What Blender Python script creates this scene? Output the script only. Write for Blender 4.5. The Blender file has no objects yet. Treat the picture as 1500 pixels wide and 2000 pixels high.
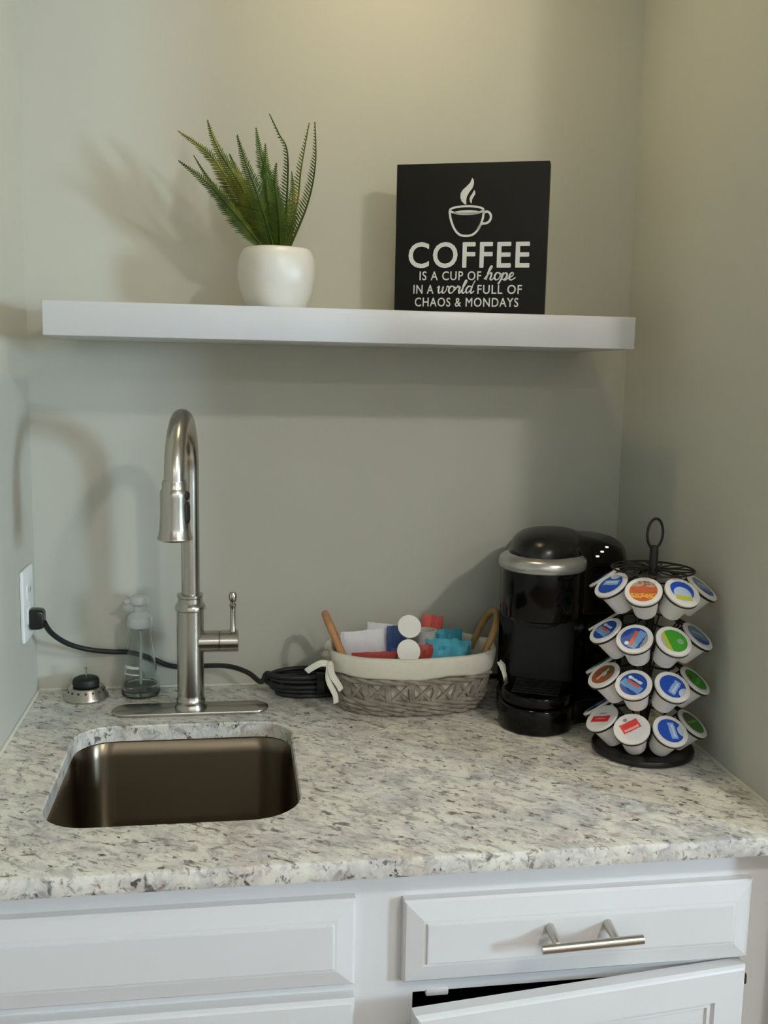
import bpy, bmesh, math, random
from mathutils import Vector, Matrix
random.seed(7)
PI = math.pi
scene = bpy.context.scene
COL = scene.collection

# ------------------------------------------------------------------ camera (fitted to the photograph; counter top is z = 0)
F_PX, CX, CY, CZ = 1895.486, .3322, -1.6514, .5457
YAW, PITCH, ROLL = .1524, -.144, .0201
_f = Vector((math.sin(YAW)*math.cos(PITCH), math.cos(YAW)*math.cos(PITCH), math.sin(PITCH)))
_r0 = Vector((math.cos(YAW), -math.sin(YAW), 0)); _u0 = _r0.cross(_f)
_r = _r0*math.cos(ROLL) + _u0*math.sin(ROLL); _u = -_r0*math.sin(ROLL) + _u0*math.cos(ROLL)
CAMP = Vector((CX, CY, CZ))
cam = bpy.data.cameras.new('camera'); camo = bpy.data.objects.new('camera', cam); COL.objects.link(camo)
cam.sensor_fit = 'VERTICAL'; cam.sensor_height = 36; cam.sensor_width = 27; cam.lens = F_PX/2000*36
cam.clip_start = .02
camo.matrix_world = Matrix(((_r.x, _u.x, -_f.x, CX), (_r.y, _u.y, -_f.y, CY), (_r.z, _u.z, -_f.z, CZ), (0, 0, 0, 1)))
scene.camera = camo
def on(u, v, ax, val):            # the point where pixel (u, v) meets the plane axis = val
    d = _r*((u-750)/F_PX) - _u*((v-1000)/F_PX) + _f
    return CAMP + d*((val-CAMP[ax])/d[ax])

# ------------------------------------------------------------------ light and exposure
WINDOW_L, CAN_L, DOME_L, FILL_DOME_L = 122.0, 78.0, 312.0, 135.0
wd = bpy.data.worlds.new('world'); scene.world = wd; wd.use_nodes = True
wd.node_tree.nodes['Background'].inputs[0].default_value = (.6, .68, .8, 1)
wd.node_tree.nodes['Background'].inputs[1].default_value = .5
vs = scene.view_settings; vs.view_transform = 'Standard'; vs.look = 'None'; vs.gamma = 1; vs.use_curve_mapping = False
vs.exposure = 0.26

# ------------------------------------------------------------------ materials
def lin(c):
    if isinstance(c, str):
        c = [int(c[i:i+2], 16)/255 for i in (0, 2, 4)]
        c = [x/12.92 if x <= .04045 else ((x+.055)/1.055)**2.4 for x in c]
    return (c[0], c[1], c[2], 1)
class NT:
    def __init__(s, m): s.t = m.node_tree; s.n = s.t.nodes; s.l = s.t.links
    def new(s, typ, **kw):
        n = s.n.new(typ)
        for k, v in kw.items(): setattr(n, k, v)
        return n
    def put(s, sock, v):
        if hasattr(v, 'is_output') or isinstance(v, bpy.types.NodeSocket): s.l.new(v, sock)
        elif v is not None: sock.default_value = v
    def math(s, op, a, b=None, clamp=False):
        n = s.new('ShaderNodeMath', operation=op); n.use_clamp = clamp
        s.put(n.inputs[0], a); s.put(n.inputs[1], b); return n.outputs[0]
    def mix(s, fac, a, b, blend='MIX'):
        n = s.new('ShaderNodeMix', data_type='RGBA', blend_type=blend)
        s.put(n.inputs[0], fac); s.put(n.inputs[6], a); s.put(n.inputs[7], b); return n.outputs[2]
    def noise(s, vec, scale, detail=2, rough=.5, dist=0):
        n = s.new('ShaderNodeTexNoise'); s.put(n.inputs['Vector'], vec); n.inputs['Scale'].default_value = scale
        n.inputs['Detail'].default_value = detail; n.inputs['Roughness'].default_value = rough; n.inputs['Distortion'].default_value = dist
        return n.outputs['Fac']
    def ramp(s, fac, stops):
        n = s.new('ShaderNodeValToRGB'); e = n.color_ramp.elements
        e[0].position, e[0].color = stops[0]; e[1].position, e[1].color = stops[-1]
        for p, c in stops[1:-1]:
            x = e.new(p); x.color = c
        s.put(n.inputs[0], fac); return n.outputs[0]
def mat(name, color, rough=.5, metal=0, var=0, vscale=60, bump=0, bscale=200, spec=None, trans=0, ior=1.45, coat=0, sheen=0, sss=0):
    m = bpy.data.materials.new(name); m.use_nodes = True
    t = NT(m); b = t.n['Principled BSDF']
    c = lin(color); b.inputs['Base Color'].default_value = c
    b.inputs['Roughness'].default_value = rough; b.inputs['Metallic'].default_value = metal
    if spec is not None: b.inputs['Specular IOR Level'].default_value = spec
    if trans: b.inputs['Transmission Weight'].default_value = trans; b.inputs['IOR'].default_value = ior
    if coat: b.inputs['Coat Weight'].default_value = coat; b.inputs['Coat Roughness'].default_value = .08
    if sheen: b.inputs['Sheen Weight'].default_value = sheen
    tc = t.new('ShaderNodeTexCoord')
    if var:
        f = t.noise(tc.outputs['Object'], vscale, 3)
        lo = tuple(x*(1-var) for x in c[:3])+(1,); hi = tuple(min(1, x*(1+var)) for x in c[:3])+(1,)
        t.l.new(t.ramp(f, [(.3, lo), (.7, hi)]), b.inputs['Base Color'])
    if bump:
        n = t.new('ShaderNodeBump'); n.inputs['Strength'].default_value = bump; n.inputs['Distance'].default_value = .002
        t.l.new(t.noise(tc.outputs['Object'], bscale, 3), n.inputs['Height']); t.l.new(n.outputs[0], b.inputs['Normal'])
    return m
def emat(name, color, strength):
    m = bpy.data.materials.new(name); m.use_nodes = True; t = NT(m); t.n.remove(t.n['Principled BSDF'])
    e = t.new('ShaderNodeEmission'); e.inputs[0].default_value = lin(color); e.inputs[1].default_value = strength
    t.l.new(e.outputs[0], t.n['Material Output'].inputs[0]); return m

WALLC = 'C5C4B7'
M_wall = mat('wall_paint', WALLC, .75, var=.015, vscale=5, bump=.04, bscale=350)
M_room = mat('white_room_paint', 'E2E0DB', .8)
M_ceil = mat('ceiling_paint', 'DEDCD2', .8, bump=.05, bscale=300)
M_floor = mat('wood_floor', '80644A', .45, var=.25, vscale=9)
M_white = mat('white_satin_paint', 'DEDDDC', .38, var=.008, vscale=8)
M_shelf = mat('white_shelf_laminate', 'D6D6D6', .35)
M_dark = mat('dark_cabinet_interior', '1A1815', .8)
M_nickel = mat('brushed_nickel', 'BDB8AE', .24, 1, bump=.02, bscale=900)
M_nickel_dk = mat('nickel_shadow_gap', '5A564C', .4, 1)
M_black_rub = mat('black_rubber', '121312', .55)
M_black_gloss = mat('gloss_black_plastic', '050505', .12, spec=.25)
M_black_sat = mat('satin_black_plastic', '0D0D0C', .3)
M_black_mat = mat('matt_black_plastic', '0E0E0D', .6)
M_black_wire = mat('black_powder_coat', '141210', .45)
M_cord = mat('black_cord', '1C1F1E', .5)
M_silver = mat('silver_plastic', 'B4B3AE', .28, .8)
M_ceramic = mat('white_ceramic', 'DAD7CB', .35, var=.01, vscale=12)
M_soil = mat('dark_moss', '2A2A18', .9, var=.3, vscale=200)
M_sign = mat('black_painted_board', '0F100D', .6, spec=.25, var=.12, vscale=40, bump=.05)
M_letter = mat('white_print', 'DCDEDB', .6)
M_plate = mat('white_outlet_plastic', 'F0F1F0', .3)
M_slot = mat('outlet_slot', '20201E', .6)
M_wood = mat('orange_wood_handle', 'C08A5C', .5, var=.12, vscale=60)
M_rattan = mat('tan_rattan_handle', 'A07C4A', .55, var=.2, vscale=90)
M_cloth = mat('cream_cotton', 'DDD9C8', .9, var=.03, vscale=90, bump=.25, bscale=500, sheen=.2)
M_wick = mat('grey_wicker', '8F887B', .85, var=.3, vscale=70, bump=.4, bscale=260)
M_paper = mat('white_paper', 'E9E7EA', .7, var=.03, vscale=60)
M_foil = mat('creamer_foil', 'EFEDE3', .45)
M_clear = mat('frosted_clear_plastic', 'E2E1DA', .3, trans=.35)
M_red = mat('red_print', 'D8584C', .5, var=.1)
M_dred = mat('dark_red_print', 'B04038', .5, var=.1)
M_blue = mat('turquoise_foil', '52AEC4', .35, var=.2, vscale=40)
M_navy = mat('navy_print', '5470AC', .5)
M_glass = mat('clear_plastic_bottle', 'F4F8F6', .03, trans=1, ior=1.4)
M_soap = mat('clear_soap', 'C8CFC8', .05, trans=1, ior=1.34)
M_pump = mat('translucent_white_pump', 'D9DEDF', .35, trans=.25)
M_cup = mat('white_pod_plastic', 'E9E6E3', .42)
M_caulk = mat('white_caulk', 'D8D8C8', .6)
M_led = emat('indicator_glow', 'FFFFFF', .8)

def granite():
    m = bpy.data.materials.new('speckled_granite'); m.use_nodes = True; t = NT(m); b = t.n['Principled BSDF']
    tc = t.new('ShaderNodeTexCoord'); mp = t.new('ShaderNodeMapping'); t.l.new(tc.outputs['Object'], mp.inputs[0])
    mp.inputs['Rotation'].default_value = (0, 0, .5); mp.inputs['Scale'].default_value = (1, 1.5, 1.4)
    v = mp.outputs[0]
    def lay(c, vec, scale, det, rough, dist, lo, hi, amt, col):
        return t.mix(t.ramp(t.noise(vec, scale, det, rough, dist), [(lo, (0, 0, 0, 1)), (hi, (amt, amt, amt, 1))]), c, lin(col))
    def vec(loc, sc_, rot=-.62):
        q = t.new('ShaderNodeMapping', vector_type='TEXTURE'); t.l.new(tc.outputs['Object'], q.inputs[0]); q.inputs['Location'].default_value = loc
        q.inputs['Scale'].default_value = tuple(1/k for k in sc_); q.inputs['Rotation'].default_value = (0, 0, rot); return q.outputs[0]
    c = t.ramp(t.noise(v, 8, 3, .6, .4), [(.32, lin('DAD7D1')), (.5, lin('E9E5D6')), (.66, lin('E3DCD0'))])
    c = lay(c, vec((5, 2, 1), (1, 1.5, 1.2)), 18, 4, .65, .5, .42, .66, .70, 'A9A5A6')       # lilac-grey clouds
    c = lay(c, vec((9, 7, 3), (1, 1.5, 1.2)), 12, 3, .6, .4, .56, .74, .40, 'C9AE9C')        # pinkish clouds
    c = lay(c, vec((1, 4, 6), (1, 1.9, 1.2)), 40, 5, .70, .7, .50, .64, .72, '8A8580')       # soft grey grains
    c = lay(c, vec((3.1, 1.7, .4), (1, 2.0, 1.2)), 44, 4, .66, .6, .570, .65, .85, '544E4D')  # dark dashes
    c = lay(c, vec((13, 11, 2), (1, 1.5, 1.1)), 60, 3, .6, .4, .635, .69, .90, '3A3433')      # dark specks
    c = lay(c, vec((7.7, 4.2, 2.4), (1, 1.7, 1.1)), 48, 3, .6, .3, .650, .71, .75, '7E5448')  # garnet flecks
    c = lay(c, vec((2, 8, 5), (1, 1.3, 1.1)), 80, 3, .6, .3, .56, .68, .55, 'F0EDE4')         # pale quartz
    t.l.new(c, b.inputs['Base Color']); b.inputs['Roughness'].default_value = .3
    return m
M_granite = granite()
SINK_ROT = 0.25
def steel():
    m = mat('brushed_steel', '857A68', .3, 1); t = NT(m); b = t.n['Principled BSDF']
    tc = t.new('ShaderNodeTexCoord'); mp = t.new('ShaderNodeMapping'); t.l.new(tc.outputs['Object'], mp.inputs[0])
    mp.inputs['Scale'].default_value = (400, 400, 6)
    n = t.noise(mp.outputs[0], 1, 2); bp = t.new('ShaderNodeBump'); bp.inputs['Strength'].default_value = .05
    t.l.new(n, bp.inputs['Height']); t.l.new(bp.outputs[0], b.inputs['Normal'])
    tg = t.new('ShaderNodeTangent', direction_type='RADIAL', axis='Z'); t.l.new(tg.outputs[0], b.inputs['Tangent']); b.inputs['Anisotropic'].default_value = .85; b.inputs['Anisotropic Rotation'].default_value = SINK_ROT; return m
M_steel = steel()
def leafmat(name, a, b_, tip):
    m = mat(name, a, .6, spec=.2); t = NT(m); b = t.n['Principled BSDF']
    tc = t.new('ShaderNodeTexCoord'); f = t.noise(tc.outputs['Object'], 35, 3)
    c = t.ramp(f, [(.3, lin(a)), (.55, lin(b_)), (.75, lin(tip))]); t.l.new(c, b.inputs['Base Color'])
    return m
M_leaf = [leafmat('dark_fern_leaf', '2B3A0E', '3F4E12', '555E1A'), leafmat('olive_fern_leaf', '434E10', '5D6416', '7A701E'), leafmat('mid_fern_leaf', '34501C', '466222', '586C28')]

# ------------------------------------------------------------------ mesh helpers
class G:                                                   # collects geometry
    def __init__(s): s.v = []; s.f = []
    def add(s, v, f):
        o = len(s.v); s.v += [tuple(x) for x in v]; s.f += [tuple(i+o for i in q) for q in f]; return s
    def xf(s, mtx): s.v = [tuple(mtx @ Vector(p)) for p in s.v]; return s
    def join(s, g): return s.add(g.v, g.f)
def lathe(prof, n=40, close=False, c=(0, 0, 0)):           # prof: [(r, z)], capped at the ends
    g = G(); v = []; f = []; k = len(prof)
    for r, z in prof:
        for i in range(n):
            a = 2*PI*i/n; v.append((c[0]+r*math.cos(a), c[1]+r*math.sin(a), c[2]+z))
    for j in range(k-1 if not close else k):
        for i in range(n):
            a, b = j*n+i, j*n+(i+1) % n; a2, b2 = ((j+1) % k)*n+i, ((j+1) % k)*n+(i+1) % n
            f.append((a, b, b2, a2))
    if not close:
        if prof[0][0] > 1e-6: f.append(tuple(range(n-1, -1, -1)))
        if prof[-1][0] > 1e-6: f.append(tuple((k-1)*n+i for i in range(n)))
    return g.add(v, f)
def frames(P, closed=False):
    P = [Vector(p) for p in P]; n = len(P); T = []
    for i in range(n):
        if closed: t = P[(i+1) % n]-P[i-1]
        else: t = P[min(i+1, n-1)]-P[max(i-1, 0)]
        T.append(t.normalized())
    up = Vector((0, 0, 1)) if abs(T[0].z) < .9 else Vector((1, 0, 0))
    N = [(up - T[0]*up.dot(T[0])).normalized()]
    for i in range(1, n):
        q = N[-1] - T[i]*N[-1].dot(T[i]); N.append(q.normalized())
    return P, T, N
def tube(P, r, n=10, closed=False, squash=1.0):
    P, T, N = frames(P, closed); g = G(); v = []; f = []; k = len(P)
    for i in range(k):
        B = T[i].cross(N[i]); rr = r[i] if isinstance(r, (list, tuple)) else r
        for j in range(n):
            a = 2*PI*j/n; v.append(P[i] + N[i]*(rr*math.cos(a)*squash) + B*(rr*math.sin(a)))
    for i in range(k if closed else k-1):
        for j in range(n):
            f.append((i*n+j, i*n+(j+1) % n, ((i+1) % k)*n+(j+1) % n, ((i+1) % k)*n+j))
    if not closed:
        f.append(tuple(range(n-1, -1, -1))); f.append(tuple((k-1)*n+j for j in range(n)))
    return g.add(v, f)
def spline(P, m=8, closed=False):
    P = [Vector(p) for p in P]; n = len(P); out = []
    for i in range(n if closed else n-1):
        if closed: p0, p1, p2, p3 = P[i-1], P[i], P[(i+1) % n], P[(i+2) % n]
        else: p0, p1, p2, p3 = P[max(i-1, 0)], P[i], P[i+1], P[min(i+2, n-1)]
        for j in range(m):
            t = j/m
            out.append(.5*((2*p1)+(p2-p0)*t+(2*p0-5*p1+4*p2-p3)*t*t+(3*p1-p0-3*p2+p3)*t**3))
    if not closed: out.append(P[-1])
    return out
def box(x0, x1, y0, y1, z0, z1):
    g = G()
    return g.add([(x0, y0, z0), (x1, y0, z0), (x1, y1, z0), (x0, y1, z0), (x0, y0, z1), (x1, y0, z1), (x1, y1, z1), (x0, y1, z1)],
                 [(3, 2, 1, 0), (4, 5, 6, 7), (0, 1, 5, 4), (1, 2, 6, 5), (2, 3, 7, 6), (3, 0, 4, 7)])
def rrect(x0, x1, y0, y1, r, m=8):
    if not isinstance(r, (list, tuple)): r = [r]*4
    out = []
    for (cx, cy, a0, rr) in ((x1-r[0], y1-r[0], 0, r[0]), (x0+r[1], y1-r[1], 90, r[1]), (x0+r[2], y0+r[2], 180, r[2]), (x1-r[3], y0+r[3], 270, r[3])):
        for i in range(m+1):
            a = math.radians(a0+90*i/m); out.append((cx+rr*math.cos(a), cy+rr*math.sin(a)))
    return out
def loft(loops, cap0=True, cap1=True):                     # loops: same-length lists of 3D points
    g = G(); v = []; f = []; n = len(loops[0])
    for L in loops: v += [tuple(p) for p in L]
    for j in range(len(loops)-1):
        for i in range(n):
            f.append((j*n+i, j*n+(i+1) % n, (j+1)*n+(i+1) % n, (j+1)*n+i))
    if cap0: f.append(tuple(range(n-1, -1, -1)))
    if cap1: f.append(tuple((len(loops)-1)*n+i for i in range(n)))
    return g.add(v, f)
def inset2(pts, d):
    n = len(pts); out = []
    for i in range(n):
        p0, p1, p2 = Vector(pts[i-1]), Vector(pts[i]), Vector(pts[(i+1) % n])
        t = (p2-p0); t = t.normalized() if t.length > 1e-9 else Vector((1, 0)); nn = Vector((-t.y, t.x)); out.append(p1+nn*d)
    return out
def slab(pts, z0, z1, bev=.002):                           # ccw outline, softened top and bottom edges
    L = []
    for d, z in ((bev, z0), (bev*.3, z0+bev*.3), (0, z0+bev), (0, z1-bev), (bev*.3, z1-bev*.3), (bev, z1)):
        L.append([(p[0], p[1], z) for p in (inset2(pts, d) if d else [Vector(p) for p in pts])])
    return loft(L)
def bbox(x0, x1, y0, y1, z0, z1, b=.002, seg=2):           # bevelled box
    bm = bmesh.new(); bmesh.ops.create_cube(bm, size=1)
    for v in bm.verts: v.co = Vector(((x0+x1)/2+v.co.x*(x1-x0), (y0+y1)/2+v.co.y*(y1-y0), (z0+z1)/2+v.co.z*(z1-z0)))
    bmesh.ops.bevel(bm, geom=bm.edges[:], offset=b, segments=seg, affect='EDGES', profile=.5)
    g = G(); bm.verts.ensure_lookup_table(); g.add([v.co for v in bm.verts], [[v.index for v in q.verts] for q in bm.faces]); bm.free(); return g
def mesh(name, g, m, angle=35, sub=0):
    me = bpy.data.meshes.new(name); me.from_pydata(g.v, [], g.f)
    bm = bmesh.new(); bm.from_mesh(me); bmesh.ops.recalc_face_normals(bm, faces=bm.faces[:]); bm.to_mesh(me); bm.free()
    for p in me.polygons: p.use_smooth = True
    me.set_sharp_from_angle(angle=math.radians(angle))
    if m: me.materials.append(m)
    return me
def ob(name, g, m, parent=None, loc=None, rot=None, angle=35, kind=None, label=None):
    me = g if isinstance(g, bpy.types.Mesh) else mesh(name, g, m, angle)
    o = bpy.data.objects.new(name, me); COL.objects.link(o)
    if parent: o.parent = parent
    if loc: o.location = loc
    if rot: o.rotation_euler = rot
    if kind: o['kind'] = kind
    if label: o['label'] = label
    return o
def thing(name, label, cat, loc=(0, 0, 0), rot=(0, 0, 0), group=None):
    o = bpy.data.objects.new(name, None); COL.objects.link(o); o.empty_display_size = .02
    o.location = loc; o.rotation_euler = rot; o['label'] = label; o['category'] = cat
    if group: o['group'] = group
    return o
def tag(o, label, cat, group=None):
    o['label'] = label; o['category'] = cat
    if group: o['group'] = group
    return o
def S(name, g, m, **k): return ob(name, g, m, kind='structure', **k)

# ------------------------------------------------------------------ the room
W = 1.0127; YE = -.66; FL = -.915; SOF = 1.42; CEI = 1.525
RX0, RX1, RY0 = -1.9, 3.3, -4.4
S('wall_back', box(-.12, W+.12, 0, .1, FL, SOF+.1), M_wall)
S('wall_left', box(-.12, 0, YE, 0, FL, SOF+.1), M_wall)
S('wall_right', box(W, W+.12, YE, 0, FL, SOF+.1), M_wall)
S('wall_front_left', box(RX0, -.12, YE, YE+.12, FL, CEI), M_wall)
S('wall_front_right', box(W+.12, RX1, YE, YE+.12, FL, CEI), M_wall)
S('wall_header', box(-.12, W+.12, YE, YE+.02, SOF+.1, CEI), M_wall)
sof = G()                                                  # soffit with a round hole for the can light
CANP = (.58, -.29)
def holed(x0, x1, y0, y1, cx, cy, r, z0, z1, n=32):
    bm = bmesh.new(); o = [bm.verts.new((x, y, z0)) for x, y in ((x0, y0), (x1, y0), (x1, y1), (x0, y1))]
    i = [bm.verts.new((cx+r*math.cos(2*PI*k/n), cy+r*math.sin(2*PI*k/n), z0)) for k in range(n)]
    E = [bm.edges.new((o[k], o[(k+1) % 4])) for k in range(4)] + [bm.edges.new((i[k], i[(k+1) % n])) for k in range(n)]
    bmesh.ops.triangle_fill(bm, use_beauty=True, edges=E)
    ret = bmesh.ops.extrude_face_region(bm, geom=bm.faces[:])
    for q in ret['geom']:
        if isinstance(q, bmesh.types.BMVert): q.co.z = z1
    bm.verts.index_update(); g = G().add([v.co for v in bm.verts], [[v.index for v in q.verts] for q in bm.faces]); bm.free(); return g
S('ceiling', holed(0, W, YE, 0, CANP[0], CANP[1], .055, SOF, SOF+.1), M_ceil)
S('ceiling_room', box(RX0, RX1, RY0, YE, CEI, CEI+.06), M_ceil)
S('floor', box(RX0, RX1, RY0, 0, FL-.05, FL), M_floor)
S('wall_side_left', box(RX0-.1, RX0, RY0, YE+.12, FL, CEI), M_room)
S('wall_rear', box(RX0, RX1, RY0-.1, RY0, FL, CEI), M_room)
WY, WZ, WW, WH = -2.62, .68, .42, .46                       # window on the right side of the room: centre y, z, half sizes follow
S('wall_side_right', box(RX1, RX1+.1, RY0, WY-WW/2, FL, CEI).join(box(RX1, RX1+.1, WY+WW/2, YE+.12, FL, CEI))
  .join(box(RX1, RX1+.1, WY-WW/2, WY+WW/2, FL, WZ-WH/2)).join(box(RX1, RX1+.1, WY-WW/2, WY+WW/2, WZ+WH/2, CEI)), M_room)
win = S('window_1', box(RX1-.015, RX1+.02, WY-WW/2-.05, WY-WW/2, WZ-WH/2-.05, WZ+WH/2+.05).join(box(RX1-.015, RX1+.02, WY+WW/2, WY+WW/2+.05, WZ-WH/2-.05, WZ+WH/2+.05))
  .join(box(RX1-.015, RX1+.02, WY-WW/2, WY+WW/2, WZ+WH/2, WZ+WH/2+.05)).join(box(RX1-.03, RX1+.02, WY-WW/2, WY+WW/2, WZ-WH/2-.05, WZ-WH/2)), M_white)
ob('pane', box(RX1+.03, RX1+.04, WY-WW/2, WY+WW/2, WZ-WH/2, WZ+WH/2), emat('daylight_pane', (.62, .82, 1.0), WINDOW_L), win)
# recessed can in the soffit
can = thing('recessed_light', 'small warm recessed ceiling light above the counter alcove', 'light', (CANP[0], CANP[1], SOF))
ob('trim_ring', lathe([(.052, .002), (.052, -.004), (.07, -.004), (.072, 0), (.07, .0), (.055, .0)], 40, True), M_white, can)
ob('housing', lathe([(.0545, 0), (.0545, .08), (.05, .08), (.05, 0)], 40, True), M_white, can)
ob('lens', lathe([(.048, .018), (.048, .022)], 40), emat('warm_lamp', (1, .81, .46), CAN_L), can)
def dome(label, x, y, L):
    d = thing('flush_ceiling_light', label, 'light', (x, y, CEI))
    ob('mount', lathe([(.075, 0), (.075, -.02), (.066, -.025)], 40), M_white, d)
    ob('diffuser', lathe([(.062, -.026), (.059, -.042), (.046, -.056), (.024, -.064), (.0, -.066)], 40), emat('ceiling_lamp', (1, .955, .89), L), d)
dome('round white flush ceiling light in the room behind the camera', 1.4, -2.05, DOME_L)
dome('round white ceiling fill light added near the left rear wall', .2, -3.8, FILL_DOME_L)  # unseen lamp, added as fill to lift the alcove shadows
dome('round white ceiling fill light added near the right rear wall', 1.6, -3.6, FILL_DOME_L)  # second added fill lamp, also out of view

# ------------------------------------------------------------------ countertop with sink cut-out
D, TH = .635, .025
sinkL = rrect(.094, .413, -.520, -.186, [.05, .055, .06, .065], 8)
bm = bmesh.new()
X0, X1 = .0005, W-.0005
fx = [X0+(X1-X0)*i/40 for i in range(41)]
outer = [(x, -D+.004) for x in fx] + [(X1, -.0005), (X0, -.0005)]
ov = [bm.verts.new((x, y, 0)) for x, y in outer]; iv = [bm.verts.new((x, y, 0)) for x, y in inset2(sinkL, -.002)]
E = [bm.edges.new((L[k], L[(k+1) % len(L)])) for L in (ov, iv) for k in range(len(L))]
bmesh.ops.triangle_fill(bm, use_beauty=True, edges=E); bm.verts.index_update()
g = G().add([v.co for v in bm.verts], [[v.index for v in q.verts] for q in bm.faces]); bm.free()
top = G(); top.join(g); bot = G().add([(x, min(max(y, -D+.004), 9), -TH) for x, y, z in g.v], [q[::-1] for q in g.f]); top.join(bot)
prof = [(.004, 0), (.0012, -.0012), (0, -.004), (0, -TH+.004), (.0012, -TH+.0012), (.004, -TH)]
for k in range(len(prof)-1):
    (d0, z0), (d1, z1) = prof[k], prof[k+1]
    for i in range(40): top.add([(fx[i], -D+d0, z0), (fx[i+1], -D+d0, z0), (fx[i+1], -D+d1, z1), (fx[i], -D+d1, z1)], [(0, 3, 2, 1)])
for (xa, ya, xb, yb) in ((X1, -D, X1, -.0005), (X1, -.0005, X0, -.0005), (X0, -.0005, X0, -D)):
    top.add([(xa, ya, 0), (xb, yb, 0), (xb, yb, -TH), (xa, ya, -TH)], [(0, 1, 2, 3)])
o2 = inset2(sinkL, -.002); n = len(sinkL)
for (A, za), (B, zb) in (((o2, 0), (sinkL, -.002)), ((sinkL, -.002), (sinkL, -TH+.001)), ((sinkL, -TH+.001), (o2, -TH))):
    for i in range(n):
        j = (i+1) % n; top.add([(A[i][0], A[i][1], za), (A[j][0], A[j][1], za), (B[j][0], B[j][1], zb), (B[i][0], B[i][1], zb)], [(0, 1, 2, 3)])
me = bpy.data.meshes.new('countertop'); me.from_pydata(top.v, [], top.f)
bm = bmesh.new(); bm.from_mesh(me); bmesh.ops.remove_doubles(bm, verts=bm.verts[:], dist=1e-5); bmesh.ops.recalc_face_normals(bm, faces=bm.faces[:]); bm.to_mesh(me); bm.free()
for p in me.polygons: p.use_smooth = True
me.set_sharp_from_angle(angle=math.radians(25)); me.materials.append(M_granite)
tag(ob('countertop', me, None), 'speckled cream and grey granite countertop with a sink cut-out', 'countertop')
S('trim_1', tube([(.002, -.003, .001), (.002, -D+.01, .001)], .0028, 8), M_caulk)
S('trim_2', tube([(W-.002, -.003, .001), (W-.002, -D+.01, .001)], .0028, 8), M_caulk)
S('trim_3', tube([(.003, -.002, .001), (W-.003, -.002, .001)], .0024, 8), M_caulk)

# ------------------------------------------------------------------ undermount sink
sk = thing('undermount_sink', 'brushed stainless steel undermount sink basin set into the granite', 'sink', (.2535, -.353, -.21))
so = lambda d, z: [(p[0]-.2535, p[1]+.353, z+.21) for p in inset2(sinkL, d)]
Ls = [so(-.016, -TH-.0006), so(-.004, -TH-.0006), so(-.002, -TH-.002), so(0, -.05), so(.004, -.15), so(.008, -.17), so(.016, -.184), so(.03, -.19), so(.05, -.192)]
Lo = [so(.05, -.194), so(.028, -.192), so(.014, -.186), so(.006, -.171), so(.002, -.15), so(-.002, -.05), so(-.004, -TH-.003), so(-.016, -.0275)]
bas = loft(Ls, False, True); bas.join(loft(Lo, True, False))
ob('basin', bas, M_steel, sk, angle=50)
dr = ob('drain', lathe([(.0, .0192), (.03, .0192), (.036, .0205), (.043, .021), (.045, .0185), (.0, .0182)], 36), M_nickel, sk)
ob('drain_hole', lathe([(.0, .0196), (.024, .0196), (.024, .0193), (0, .0193)], 28), M_black_mat, dr)

# ------------------------------------------------------------------ base cabinet
DOOR_A = 6.4
cab = thing('base_cabinet', 'white painted base cabinet with raised panel fronts under the granite', 'cabinet', (.506, -.3, FL))
cz = -FL
def cl(g): return g.xf(Matrix.Translation((-.506, .3, cz)))
FY, FT = -.600, .02                                        # face frame front plane, front thickness
ZT, ZB, zk = -TH-.0005, FL+.1, FL
frm = G()
for x0, x1, z0, z1 in ((.002, .05, ZB, ZT), (.952, W-.002, ZB, ZT), (.455, .54, ZB, ZT), (.05, .455, -.065, ZT), (.54, .952, -.072, ZT),
                       (.05, .455, -.19, -.16), (.54, .952, -.191, -.163), (.05, .455, ZB, ZB+.05), (.54, .952, ZB, ZB+.05)):
    frm.join(box(x0, x1, FY, FY+.019, z0, z1))
ob('face_frame', cl(frm), M_white, cab, angle=20)
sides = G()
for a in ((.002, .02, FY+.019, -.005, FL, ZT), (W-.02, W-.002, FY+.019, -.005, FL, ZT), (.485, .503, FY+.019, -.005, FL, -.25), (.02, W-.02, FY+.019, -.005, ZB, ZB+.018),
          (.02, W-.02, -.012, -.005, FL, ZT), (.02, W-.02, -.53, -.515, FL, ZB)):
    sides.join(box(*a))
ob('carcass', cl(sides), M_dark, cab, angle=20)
def front(x0, x1, z0, z1, y0, fw, style):                  # framed front, front face at y0-FT, local to the given face plane
    b = .0025; yf = y0-FT
    def R(d, y): return [(x0+d, y, z0+d), (x1-d, y, z0+d), (x1-d, y, z1-d), (x0+d, y, z1-d)]
    if style == 'raised':                                  # bevel running up to a raised flat field
        L = [R(0, y0), R(0, yf+.009), R(.003, yf+.006), R(.005, yf+.0055), R(fw-.003, yf+.001), R(fw, yf+.001), R(fw+.0015, yf-.0015), R(fw+.003, yf-.0018)]
    else:
        L = [R(0, y0), R(0, yf+b*2), R(b, yf+b*.5), R(b*2, yf), R(fw, yf), R(fw+.003, yf+.004), R(fw+.008, yf+.004), R(fw+.010, yf+.007), R(fw+.022, yf+.0075)]
    return loft(L, True, True)
drf = ob('false_drawer_front', cl(front(.030, .468, -.167, -.059, FY, .025, 'raised')), M_white, cab, angle=8, label='plain drawer front without a handle under the sink')
drw = ob('drawer', cl(front(.525, .963, -.170, -.066, FY, .026, 'raised')), M_white, cab, angle=8, label='raised panel drawer front with a steel bar handle')
hz = -.108
hd = ob('handle', cl(tube([(.680, -.655, hz-.004), (.803, -.655, hz)], .0055, 16)), M_nickel, drw)
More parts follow.
